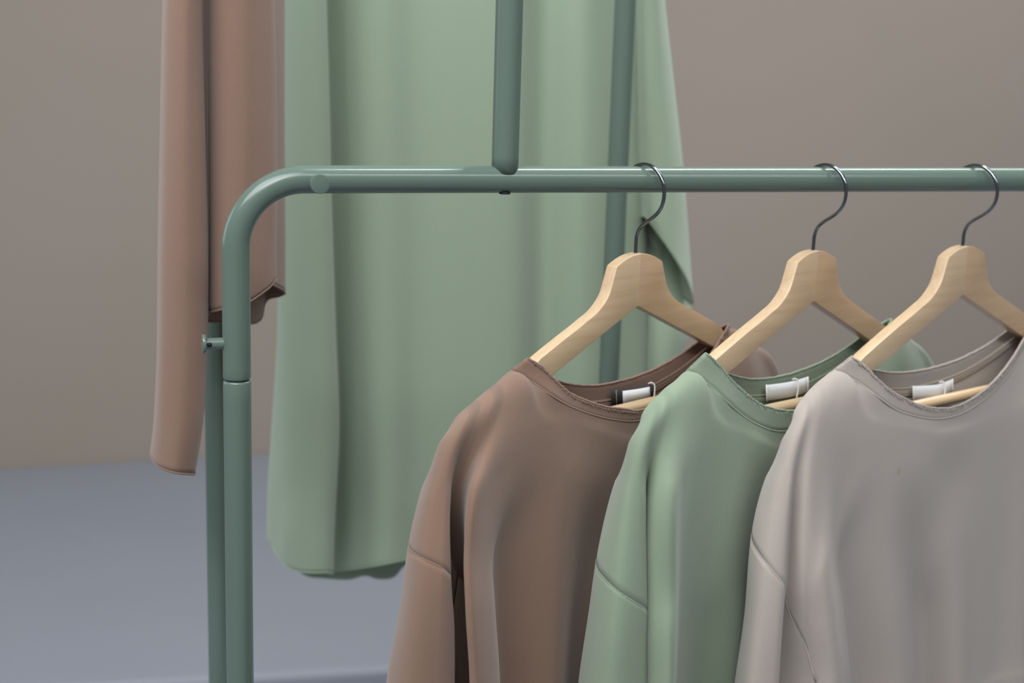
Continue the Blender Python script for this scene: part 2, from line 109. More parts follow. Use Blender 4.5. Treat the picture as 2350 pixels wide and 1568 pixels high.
# ------------------------------------------------------------------ materials
def mat(name):
    m = bpy.data.materials.new(name); m.use_nodes = True
    return m, m.node_tree.nodes, m.node_tree.links, m.node_tree.nodes['Principled BSDF']
def lin(r, g, b):
    f = lambda c: (c/12.92 if c <= .04045 else ((c+.055)/1.055)**2.4)
    return (f(r/255), f(g/255), f(b/255), 1)
def mixcol(N, L, fac, a, b, dst):
    n = N.new('ShaderNodeMix'); n.data_type = 'RGBA'; n.inputs[6].default_value = a; n.inputs[7].default_value = b
    L.new(fac, n.inputs[0]); L.new(n.outputs[2], dst); return n
def noise(N, L, scale, detail=3, coord=None, rough=.5):
    n = N.new('ShaderNodeTexNoise'); n.inputs['Scale'].default_value = scale; n.inputs['Detail'].default_value = detail
    n.inputs['Roughness'].default_value = rough
    if coord is not None: L.new(coord, n.inputs['Vector'])
    return n
def fabric(name, rgb, rib=980, ribdepth=.00010, ribdir='X'):
    m, N, L, P = mat(name)
    uv = N.new('ShaderNodeUVMap'); tc = N.new('ShaderNodeTexCoord')
    base = lin(*rgb); dk = tuple(c*.9 for c in base[:3])+(1,); lt = tuple(min(1, c*1.07) for c in base[:3])+(1,)
    nb = noise(N, L, 900, 2, tc.outputs['Object'])
    mixcol(N, L, nb.outputs[0], dk, lt, P.inputs['Base Color'])
    P.inputs['Roughness'].default_value = .95; P.inputs['Specular IOR Level'].default_value = .15
    P.inputs['Sheen Weight'].default_value = .25; P.inputs['Sheen Roughness'].default_value = .6
    w = N.new('ShaderNodeTexWave'); w.bands_direction = ribdir; w.inputs['Scale'].default_value = rib/2/math.pi*1.6
    w.inputs['Distortion'].default_value = .6; w.inputs['Detail'].default_value = 1; w.inputs['Detail Scale'].default_value = 2
    L.new(uv.outputs[0], w.inputs['Vector'])
    n2 = noise(N, L, 260, 3, tc.outputs['Object']); n3 = noise(N, L, 38, 2, tc.outputs['Object'])
    a = N.new('ShaderNodeMath'); a.operation = 'MULTIPLY_ADD'; L.new(n2.outputs[0], a.inputs[0]); a.inputs[1].default_value = 1.6; L.new(w.outputs['Fac'], a.inputs[2])
    a2 = N.new('ShaderNodeMath'); a2.operation = 'MULTIPLY_ADD'; L.new(n3.outputs[0], a2.inputs[0]); a2.inputs[1].default_value = 3; L.new(a.outputs[0], a2.inputs[2])
    b = N.new('ShaderNodeBump'); b.inputs['Distance'].default_value = ribdepth; b.inputs['Strength'].default_value = .8
    L.new(a2.outputs[0], b.inputs['Height']); L.new(b.outputs[0], P.inputs['Normal'])
    return m
def stain(m, centre, rx, rz, rgb):
    N, L = m.node_tree.nodes, m.node_tree.links; P = N['Principled BSDF']
    src = P.inputs['Base Color'].links[0].from_socket
    tc = N.new('ShaderNodeTexCoord'); mp = N.new('ShaderNodeMapping'); mp.vector_type = 'TEXTURE'
    mp.inputs['Location'].default_value = centre; mp.inputs['Scale'].default_value = (rx, .03, rz); L.new(tc.outputs['Object'], mp.inputs[0])
    ln = N.new('ShaderNodeVectorMath'); ln.operation = 'LENGTH'; L.new(mp.outputs[0], ln.inputs[0])
    mr = N.new('ShaderNodeMapRange'); mr.inputs[1].default_value = 1.15; mr.inputs[2].default_value = .6; mr.inputs[3].default_value = 0; mr.inputs[4].default_value = .75
    L.new(ln.outputs['Value'], mr.inputs[0])
    mx = N.new('ShaderNodeMix'); mx.data_type = 'RGBA'; L.new(mr.outputs[0], mx.inputs[0]); L.new(src, mx.inputs[6]); mx.inputs[7].default_value = lin(*rgb)
    L.new(mx.outputs[2], P.inputs['Base Color'])
def paint(name, rgb, rough=.35, coat=0.0, spec=.5):
    m, N, L, P = mat(name)
    tc = N.new('ShaderNodeTexCoord'); nn = noise(N, L, 12, 4, tc.outputs['Object'])
    base = lin(*rgb); mixcol(N, L, nn.outputs[0], tuple(c*.96 for c in base[:3])+(1,), tuple(c*1.04 for c in base[:3])+(1,), P.inputs['Base Color'])
    P.inputs['Roughness'].default_value = rough; P.inputs['Specular IOR Level'].default_value = spec; P.inputs['Coat Weight'].default_value = coat
    n2 = noise(N, L, 500, 2, tc.outputs['Object']); b = N.new('ShaderNodeBump'); b.inputs['Distance'].default_value = .00003; b.inputs['Strength'].default_value = .4
    L.new(n2.outputs[0], b.inputs['Height']); L.new(b.outputs[0], P.inputs['Normal'])
    return m
def wood(name, a, b, c, sign):
    m, N, L, P = mat(name)
    tc = N.new('ShaderNodeTexCoord'); mp = N.new('ShaderNodeMapping')
    mp.inputs['Rotation'].default_value = (0, sign*math.radians(32), 0); mp.inputs['Scale'].default_value = (9, 160, 130)
    L.new(tc.outputs['Object'], mp.inputs[0])
    n = noise(N, L, 1.0, 6, mp.outputs[0], .62); n.inputs['Distortion'].default_value = .5
    r = N.new('ShaderNodeValToRGB'); r.color_ramp.elements[0].position = .3; r.color_ramp.elements[0].color = lin(*a)
    r.color_ramp.elements[1].position = .72; r.color_ramp.elements[1].color = lin(*c)
    e = r.color_ramp.elements.new(.5); e.color = lin(*b)
    L.new(n.outputs[0], r.inputs[0]); L.new(r.outputs[0], P.inputs['Base Color'])
    P.inputs['Roughness'].default_value = .38; P.inputs['Coat Weight'].default_value = .35; P.inputs['Coat Roughness'].default_value = .22
    bu = N.new('ShaderNodeBump'); bu.inputs['Distance'].default_value = .00006; bu.inputs['Strength'].default_value = .3
    L.new(n.outputs[0], bu.inputs['Height']); L.new(bu.outputs[0], P.inputs['Normal'])
    return m
def metal(name, rgb, rough):
    m, N, L, P = mat(name); tc = N.new('ShaderNodeTexCoord'); nn = noise(N, L, 90, 2, tc.outputs['Object'])
    b = lin(*rgb); mixcol(N, L, nn.outputs[0], tuple(c*.93 for c in b[:3])+(1,), b, P.inputs['Base Color'])
    P.inputs['Metallic'].default_value = 1; P.inputs['Roughness'].default_value = rough
    return m
def plaster(name, rgb, rgb2, bump, scale, rough=.9):
    m, N, L, P = mat(name); tc = N.new('ShaderNodeTexCoord'); nn = noise(N, L, scale, 3, tc.outputs['Object'])
    mixcol(N, L, nn.outputs[0], lin(*rgb), lin(*rgb2), P.inputs['Base Color'])
    P.inputs['Roughness'].default_value = rough
    n2 = noise(N, L, 140, 4, tc.outputs['Object']); b = N.new('ShaderNodeBump'); b.inputs['Distance'].default_value = bump
    L.new(n2.outputs[0], b.inputs['Height']); L.new(b.outputs[0], P.inputs['Normal'])
    return m
M = dict(
    brown=fabric('brown_jersey', (130, 104, 88)), brown_rib=fabric('brown_rib', (129, 101, 86), 1100, .00011, 'X'),
    sage=fabric('sage_jersey', (133, 149, 127)), sage_rib=fabric('sage_rib', (130, 145, 124), 1100, .00011, 'X'),
    beige=fabric('beige_jersey', (172, 162, 154)), beige_rib=fabric('beige_rib', (167, 157, 149), 1100, .00011, 'X'),
    tape=fabric('cotton_tape', (190, 176, 160), 1400, .0002, 'Y'),
    tunic=fabric('tunic_jersey', (153, 170, 148)), tunic_stitch=fabric('tunic_stitch', (160, 182, 155)),
    back=fabric('back_brown_jersey', (134, 107, 92)),
    steel=paint('sage_powder_coat', (95, 112, 103), .22), dark=paint('dark_hole', (16, 17, 16), .7),
    gap=paint('joint_dark_sleeve', (52, 62, 57), .6),  # inner sleeve of the post joint, a darker tone than the tubes
    wood_l=wood('birch_grain_falling', (198, 168, 134), (206, 178, 144), (213, 188, 155), 1),
    wood_r=wood('birch_grain_rising', (190, 156, 121), (198, 166, 131), (205, 175, 141), -1),
    dowel=wood('birch_dowel', (212, 178, 138), (224, 194, 155), (232, 206, 170), 0),
    chrome=metal('polished_steel', (128, 134, 138), .14),
    label_white=paint('label_white', (206, 207, 208), .7), label_black=paint('label_black', (24, 25, 27), .75), thread=paint('label_thread', (225, 222, 216), .7),
    tan_thread=paint('tan_thread', (150, 130, 105), .8),
    wall=plaster('wall_paint', (150, 141, 128), (156, 143, 136), .0004, 1.2),
    floor=plaster('floor_grey', (137, 142, 153), (145, 149, 159), .0003, 2.0, .55),
)

stain(M['beige'], (-0.1225, -.026, -0.2865), .0034, .0052, (158, 146, 122))

# ------------------------------------------------------------------ mesh helpers
def mesh_obj(name, verts, faces, material, parent=None, uvs=None, smooth=True, solid=0, bevel=0, sub=0, loop_uv=False):
    me = bpy.data.meshes.new(name); me.from_pydata([tuple(v) for v in verts], [], faces)
    if uvs is not None:
        ul = me.uv_layers.new(name='UVMap')
        li = np.empty(len(me.loops), dtype=np.int32); me.loops.foreach_get('vertex_index', li)
        uvs = np.asarray(uvs, dtype=np.float32)
        ul.data.foreach_set('uv', (uvs if len(uvs) == len(li) and loop_uv else uvs[li]).ravel())
    if material: me.materials.append(material)
    if smooth: me.polygons.foreach_set('use_smooth', [True]*len(me.polygons))
    me.update()
    o = bpy.data.objects.new(name, me); COL.objects.link(o)
    if parent: o.parent = parent
    if solid:
        s = o.modifiers.new('thickness', 'SOLIDIFY'); s.thickness = solid; s.offset = 0
    if bevel:
        b = o.modifiers.new('edge', 'BEVEL'); b.width = bevel; b.segments = 3; b.limit_method = 'ANGLE'
    if sub:
        b = o.modifiers.new('round', 'SUBSURF'); b.levels = sub; b.render_levels = sub
    return o
def empty(name, matrix, label, cat, group=None):
    o = bpy.data.objects.new(name, None); COL.objects.link(o); o.matrix_world = matrix; o.empty_display_size = .05
    o['label'] = label; o['category'] = cat
    if group: o['group'] = group
    return o
def frame(origin, axis, normal):
    """local x along the hanger, y towards the back, z up"""
    a = Vector(axis); n = Vector(normal)
    m = Matrix((a, -n, Vector((0, 0, 1)))).transposed().to_4x4(); m.translation = Vector(origin); return m
def catmull(P, closed, per):
    P = np.asarray(P, float); n = len(P); out = []
    rng = n if closed else n-1
    ts = np.linspace(0, 1, per, endpoint=False)[:, None]
    for i in range(rng):
        if closed: p0, p1, p2, p3 = P[(i-1) % n], P[i], P[(i+1) % n], P[(i+2) % n]
        else:
            p1, p2 = P[i], P[i+1]
            p0 = P[i-1] if i > 0 else 2*p1-p2
            p3 = P[i+2] if i+2 < n else 2*p2-p1
        p0, p1, p2, p3 = [q.reshape(1, -1) for q in (p0, p1, p2, p3)]
        # limited tangents keep the cloth from overshooting where points crowd together
        d0 = np.linalg.norm(p1-p0)+1e-9; d1 = np.linalg.norm(p2-p1)+1e-9; d2 = np.linalg.norm(p3-p2)+1e-9
        m1 = d1*((p1-p0)/d0*d1/(d0+d1)+(p2-p1)/d1*d0/(d0+d1)); m2 = d1*((p2-p1)/d1*d2/(d1+d2)+(p3-p2)/d2*d1/(d1+d2))
        t2, t3 = ts**2, ts**3
        out.append((2*t3-3*t2+1)*p1+(t3-2*t2+ts)*m1+(-2*t3+3*t2)*p2+(t3-t2)*m2)
    if not closed: out.append(P[-1:])
    return np.concatenate(out)
def grid_surface(G, cc, rc):
    """G rows x columns (closed round) control points in mm -> fine grid in metres"""
    G = np.asarray(G, float)*.001
    G = G*np.array([1, -1, 1])                       # towards the front is -y
    rows = np.stack([catmull(r, True, cc) for r in G])
    n = rows.shape[1]
    return catmull(rows.reshape(len(G), -1), False, rc).reshape(-1, n, 3)
def surf_obj(name, S, material, parent, keep=None, solid=.0016):
    r, c, _ = S.shape; V = S.reshape(-1, 3); faces = []; uv = []
    du = np.linalg.norm(np.diff(S, axis=1, append=S[:, :1]), axis=2).mean(0); u = np.concatenate([[0], np.cumsum(du)])
    for i in range(r-1):
        for j in range(c):
            if keep is None or keep(i+.5, (j+.5)):
                k = (j+1) % c; faces.append((i*c+j, (i+1)*c+j, (i+1)*c+k, i*c+k))
                uv += [(u[j], S[i, j, 2]), (u[j], S[i+1, j, 2]), (u[j+1], S[i+1, k, 2]), (u[j+1], S[i, k, 2])]
    used = sorted({v for f in faces for v in f}); mp = {v: n for n, v in enumerate(used)}
    return mesh_obj(name, V[used], [tuple(mp[v] for v in f) for f in faces], material, parent, uv, True, solid, loop_uv=True)
def tube_mesh(path, rad, seg=16, closed=False, cap=True):
    P = np.asarray(path, float); n = len(P); V = []; Fc = []
    rad = np.broadcast_to(np.asarray(rad, float), (n,))
    T = np.gradient(P, axis=0) if not closed else (np.roll(P, -1, 0)-np.roll(P, 1, 0))
    T /= np.linalg.norm(T, axis=1)[:, None]+1e-12
    ref = np.array([0, 0, 1.]) if abs(T[0][2]) < .9 else np.array([1., 0, 0])
    N = np.cross(ref, T[0]); N /= np.linalg.norm(N)
    for i in range(n):
        N = N-T[i]*(N@T[i]); N /= np.linalg.norm(N); B = np.cross(T[i], N)
        for k in range(seg):
            a = 2*math.pi*k/seg; V.append(P[i]+rad[i]*(math.cos(a)*N+math.sin(a)*B))
    for i in range(n if closed else n-1):
        j = (i+1) % n
        for k in range(seg):
            l = (k+1) % seg; Fc.append((i*seg+k, i*seg+l, j*seg+l, j*seg+k))
    if cap and not closed:
        Fc.append(tuple(range(seg-1, -1, -1))); Fc.append(tuple((n-1)*seg+k for k in range(seg)))
    return V, Fc
def tube(name, path, rad, material, parent, seg=24, closed=False):
    V, Fc = tube_mesh(path, rad, seg, closed)
    o = mesh_obj(name, V, Fc, material, parent)
    return o
def lathe_x(prof, seg=32):
    """profile [(x, r)] turned about local x"""
    V = []; Fc = []
    for x, r in prof:
        for k in range(seg):
            a = 2*math.pi*k/seg; V.append((x, r*math.cos(a), r*math.sin(a)))
    for i in range(len(prof)-1):
        for k in range(seg):
            l = (k+1) % seg; Fc.append((i*seg+k, i*seg+l, (i+1)*seg+l, (i+1)*seg+k))
    Fc.append(tuple(range(seg-1, -1, -1))); Fc.append(tuple((len(prof)-1)*seg+k for k in range(seg)))
    return V, Fc
def autosmooth(o, ang=40):
    me = o.data; bm = bmesh.new(); bm.from_mesh(me)
    for e in bm.edges:
        if len(e.link_faces) == 2 and e.calc_face_angle(0) > math.radians(ang): e.smooth = False
    bm.normal_update(); bmesh.ops.recalc_face_normals(bm, faces=bm.faces); bm.to_mesh(me); bm.free(); return o

# ------------------------------------------------------------------ the place
AR = 0.31417                                              # the rack runs parallel to the wall
DR = Vector((math.cos(AR), math.sin(AR), 0)); NR = Vector((math.sin(AR), -math.cos(AR), 0))
RZ = EYE-.11859                                           # height of the low rail
RO = Vector((0, 1.32539, RZ))                             # a point on the rail's axis
def on_rail(t, n=0, z=0): return RO+DR*t+NR*n+Vector((0, 0, z))
def struct(o): o['kind'] = 'structure'; return o
WALL0 = Vector((-1.4933, 4.0108, 0))
def wall_pt(t, n, z): p = WALL0+DR*t+NR*n; return (p.x, p.y, z)
def slab(name, t0, t1, n0, n1, z0, z1, material, bevel=0):
    V = [wall_pt(t, n, z) for z in (z0, z1) for n in (n0, n1) for t in (t0, t1)]
    Fc = [(0, 1, 3, 2), (4, 6, 7, 5), (0, 4, 5, 1), (2, 3, 7, 6), (0, 2, 6, 4), (1, 5, 7, 3)]
    o = mesh_obj(name, V, Fc, material, None, smooth=False, bevel=bevel); autosmooth(o)
    return struct(o)
slab('wall_back', -3, 6, -.12, 0, -.12, 3.4, M['wall'])
def prism(name, plan, z0, z1, material, bevel=0):
    k = len(plan); V = [(x, y, z) for z in (z0, z1) for x, y in plan]
    Fc = [tuple(range(k-1, -1, -1)), tuple(range(k, 2*k))]+[(j, (j+1) % k, k+(j+1) % k, k+j) for j in range(k)]
    o = mesh_obj(name, V, Fc, material, None, smooth=False, bevel=bevel); autosmooth(o); return struct(o)
# the raised floor by the wall ends in a rounded nosing; the rack stands one step below
EA = Vector((-.7347, 2.6174)); EB = Vector((-.2314, 2.7208)); ED = (EB-EA).normalized()
e0, e1 = EA-ED*2.6, EA+ED*6.5
wl, wr = wall_pt(-3, 0, 0), wall_pt(6, 0, 0)
prism('floor', [tuple(e0), tuple(e1), wr[:2], wl[:2]], -.10, 0, M['floor'], .016)
EN = Vector((ED.y, -ED.x))
prism('floor.001', [tuple(e0+EN*5), tuple(e1+EN*5), tuple(e1-EN*.1), tuple(e0-EN*.1)], -.22, -.10, M['floor'])
LOW = -.10

# ------------------------------------------------------------------ clothes rack
rack = empty('clothes_rack', Matrix.Translation(on_rail(-.259, 0, LOW-RZ)), 'grey-green tubular steel clothes rack with rounded corner and tall uprights', 'clothes rack')
def loc(p): return tuple(Vector(p)-rack.matrix_world.translation)
TR = .0125
def rack_tube(name, pts, rad=TR, seg=40): return tube(name, [loc(p) for p in pts], rad, M['steel'], rack, seg)
# bent tube: post, corner, low rail
BR = .0612
pts = [(-.259, -.1793), (-.259, -.1790), (-.259, -.1783), (-.259, -.1770)]; rads = [.0095, .0113, .0121, TR]
for z in np.linspace(-.17, -.064, 8): pts.append((-.259, z)); rads.append(TR)
for k in range(25):
    a = math.pi-k/24*math.pi/2
    pts.append((-.259+BR+BR*math.cos(a), -BR+BR*math.sin(a))); rads.append(TR*(1-.03*math.sin(k/24*math.pi)))
for t in np.linspace(-.18, 1.55, 40): pts.append((t, 0)); rads.append(TR)
# corner at the far end mirrors the near one, out of view
for k in range(1, 13):
    a = math.pi/2-k/12*math.pi/2; pts.append((1.55+BR*math.cos(a), -BR+BR*math.sin(a))); rads.append(TR)
pts.append((1.55+BR, LOW-RZ+.004)); rads.append(TR)
rack_tube('rail', [on_rail(t, 0, z) for t, z in pts], rads, 48)
zz = [-.1800, -.1803, -.1810, -.1825]; rr = [.0095, .0113, .0121, TR]
zz += list(np.linspace(-.2, LOW-RZ+.004, 12)); rr += [TR]*12
rack_tube('post', [on_rail(-.259, 0, z) for z in zz], rr, 48)
tube('joint_sleeve', [loc(on_rail(-.259, 0, z)) for z in (-.187, -.172)], .0108, M['gap'], rack, 32)
zt = .72
up = rack_tube('upright', [on_rail(-.0118, 0, z) for z in list(np.linspace(.0062, .05, 4))+list(np.linspace(.06, zt-.07, 6))], TR, 48)
rack_tube('upper_rail', [on_rail(-.0118+.07*(1-math.cos(k/12*math.pi/2)), 0, zt-.07+.07*math.sin(k/12*math.pi/2)) for k in range(13)]+[on_rail(t, 0, zt) for t in np.linspace(.1, 1.4, 14)]+[on_rail(1.47, 0, z) for z in (zt-.07, .3, .006)], TR, 32)
tube('drain_hole', [loc(on_rail(-.0125, .0035, z)) for z in (-.0131, -.0112)], .0052, M['dark'], rack, 24)
# pegs: shaft with a disc head and a cross hole
def peg(base, direction, length, hole=True):
    d = Vector(direction).normalized(); q = Vector((1, 0, 0)).rotation_difference(d).to_matrix().to_4x4()
    mw = Matrix.Translation(Vector(loc(base))) @ q
    V, Fc = lathe_x([(-.004, .0051), (length-.0032, .0051)], 32)
    s = mesh_obj('peg', V, Fc, M['steel'], rack); autosmooth(s); s.matrix_local = mw
    V, Fc = lathe_x([(length-.0034, .0076), (length-.0030, .0083), (length-.0024, .0086), (length-.0008, .0086), (length-.0002, .0083), (length, .0077)], 40)
    h = mesh_obj('peg_disc', V, Fc, M['steel'], s); autosmooth(h, 30)
    return s, mw
s, mw = peg(on_rail(-.259-.0122, 0, -.1460), -DR, .0182)
v = (mw.to_3x3().inverted() @ NR)
V, Fc = tube_mesh([tuple(Vector((.0122, 0, 0))+v*.0040), tuple(Vector((.0122, 0, 0))+v*.00535)], .0022, 20)
mesh_obj('peg_hole', V, Fc, M['dark'], s)
s, mw = peg(on_rail(-.1895, .0115, -.0012), NR, .020)
# tall frame behind: post at the left, second upright, top rail out of view
BACKN = Vector((-.3207, 1.5052, 0)); TUBE = Vector((.1212, 1.7167, 0)); TOPZ = 1.98
bd = (TUBE-BACKN).normalized()
def bk(t, z): p = BACKN+bd*t; return (p.x, p.y, z)
L2 = (TUBE-BACKN).length
pp = [bk(0, z) for z in np.linspace(LOW+.004, TOPZ-.062, 12)]+[bk(.0612*(1-math.cos(k/12*math.pi/2)), TOPZ-.0612+.0612*math.sin(k/12*math.pi/2)) for k in range(1, 13)]+[bk(t, TOPZ) for t in np.linspace(.1, 1.5, 12)]+[bk(1.56, z) for z in (TOPZ-.0612, 1.0, LOW+.004)]
rack_tube('back_frame', pp, TR, 40)
rack_tube('back_upright', [bk(L2, z) for z in np.linspace(LOW+.004, TOPZ-.004, 10)], TR, 40)
# foot bars tie the front posts to the back posts
for A, B in ((on_rail(-.259, 0, 0), bk(0, 0)), (on_rail(1.55+BR, 0, 0), bk(1.56, 0))):
    A = Vector((A[0], A[1], LOW+.016)); B = Vector((B[0], B[1], LOW+.016)); d = (B-A).normalized()*.06
    rack_tube('foot_bar', [tuple(A-d), tuple(A), tuple(B), tuple(B+d)], .0125, 24)

# ------------------------------------------------------------------ hangers
def smooth2(P, per=8): return catmull(np.asarray(P, float), False, per)
def hanger(i, t, b, tilt, dz, label):
    b = math.radians(b); ax = Vector((math.cos(b), math.sin(b), 0)); n = Vector((math.sin(b), -math.cos(b), 0))
    m = frame(on_rail(t, 0, dz), ax, n) @ Matrix.Rotation(math.radians(-tilt), 4, 'Y')
    h = empty('clothes_hanger', m, label, 'hanger', 'wooden hangers on the low rail')
    up_ = smooth2([(0, -.0708), (.012, -.0722), (.024, -.0759), (.0325, -.0798)], 6)
    con = smooth2([(.0345, -.0815), (.0385, -.0930), (.0445, -.1075), (.056, -.1195), (.076, -.1298), (.108, -.1440), (.150, -.1635), (.190, -.1838), (.214, -.1960)], 6)
    tip = smooth2([(.214, -.1960), (.221, -.2000), (.2255, -.2055), (.223, -.2180), (.215, -.2285), (.205, -.2325), (.196, -.2290)], 5)
    low = smooth2([(.196, -.2290), (.188, -.2165), (.170, -.1985), (.120, -.1755), (.050, -.1442), (.008, -.1257), (0, -.1222)], 6)
    tp = (.136, .158, .168)[i]
    con[:, 1] -= .0055*np.clip((con[:, 0]-tp)/.012, 0, 1); tip[0] = con[-1]; tip[1:4, 1] -= .003
    half = np.concatenate([up_, con, tip[1:], low[1:]])
    T = .0066
    for sg, nm, mt in ((-1, 'arm', M['wood_l']), (1, 'arm', M['wood_r'])):
        bm = bmesh.new()
        TT = lambda x: T*(1-.45*min(1, max(0, (x-tp)/.025)))
        fr = [bm.verts.new((sg*x, -TT(x), z)) for x, z in half]; bkk = [bm.verts.new((sg*x, TT(x), z)) for x, z in half]
        bm.faces.new(fr); bm.faces.new(bkk[::-1]); k = len(fr)
        for j in range(k): bm.faces.new((fr[j], fr[(j+1) % k], bkk[(j+1) % k], bkk[j]))
        bmesh.ops.recalc_face_normals(bm, faces=bm.faces)
        # soften the long edges of the profile but leave the glued centre joint sharp
        ed = [e for e in bm.edges if len(e.link_faces) == 2 and any(len(f.verts) > 4 for f in e.link_faces) and not all(abs(v.co.x) < 1e-6 for v in e.verts)]
        bmesh.ops.bevel(bm, geom=ed, offset=.0014, segments=2, affect='EDGES', profile=.6, clamp_overlap=True)
        bmesh.ops.triangulate(bm, faces=[f for f in bm.faces if len(f.verts) > 6])
        me = bpy.data.meshes.new('arm'); bm.to_mesh(me); bm.free(); me.materials.append(mt)
        o = bpy.data.objects.new('arm', me); COL.objects.link(o); o.parent = h
        for p in me.polygons: p.use_smooth = True
        autosmooth(o, 28)
    tube('trouser_bar', [(x, 0, (-.2255, -.2290, -.2355)[i]) for x in (-.205, -.1, 0, .1, .205)], .0058, M['dowel'], h, 24)
    # swivelling wire hook, its plane turned across the rail
    c = math.radians(48); d = Vector((math.cos(c), -math.sin(c), 0)); dl = (m.to_3x3().inverted() @ d)
    path = [(0, -.086), (0, -.0675), (.0006, -.0535), (.0037, -.0466), (.0092, -.0416), (.0172, -.0364), (.0245, -.0309), (.0303, -.0236)]
    for a in range(-6, 168, 12):
        path.append((.0068+.0262*math.cos(math.radians(a)), -.0112+.0262*math.sin(math.radians(a))))
    path = smooth2(path, 4)
    tube('hook', [tuple(dl*u+Vector((0, 0, z-dz))) for u, z in path], .0018, M['chrome'], h, 16)
    return h
HG = [(0.1230, 45.6, -.18, 0, 'wooden hanger nearest the rounded rail corner, holding the brown sweatshirt'),
      (0.3171, 44.7, -1.7, 0, 'wooden hanger in the middle, holding the sage sweatshirt'),
      (0.4919, 40.6, -.6, .002, 'wooden hanger at the right, holding the beige sweatshirt')]
for i, q in enumerate(HG): hanger(i, *q)

# ------------------------------------------------------------------ sweatshirts
CC, RC = 7, 9
def samp(S, c, r):
    """point of the fine surface at control column c, control row r"""
    n = S.shape[1]; x = (c*CC) % n; y = min(max(r*RC, 0), S.shape[0]-1.001)
    i, j = int(y), int(x); fy, fx = y-i, x-j; k = (j+1) % n
    return (S[i, j]*(1-fx)+S[i, k]*fx)*(1-fy)+(S[i+1, j]*(1-fx)+S[i+1, k]*fx)*fy
def strip(name, A, B, material, parent, rows=4, bulge=0.0, closed=True, solid=.0016):
    """band between two equally long curves"""
    A, B = np.asarray(A), np.asarray(B); n = len(A); V = []; Fc = []; uv = []
    L = np.concatenate([[0], np.cumsum(np.linalg.norm(np.diff((A+B)/2, axis=0), axis=1))])
    for r in range(rows):
        q = r/(rows-1)
        for k in range(n):
            p = A[k]*(1-q)+B[k]*q
            V.append(p); uv.append((L[k], q*.03))
    for r in range(rows-1):
        for k in range(n if closed else n-1):
            l = (k+1) % n; Fc.append((r*n+k, r*n+l, (r+1)*n+l, (r+1)*n+k))
    return mesh_obj(name, V, Fc, material, parent, uv, True, solid)
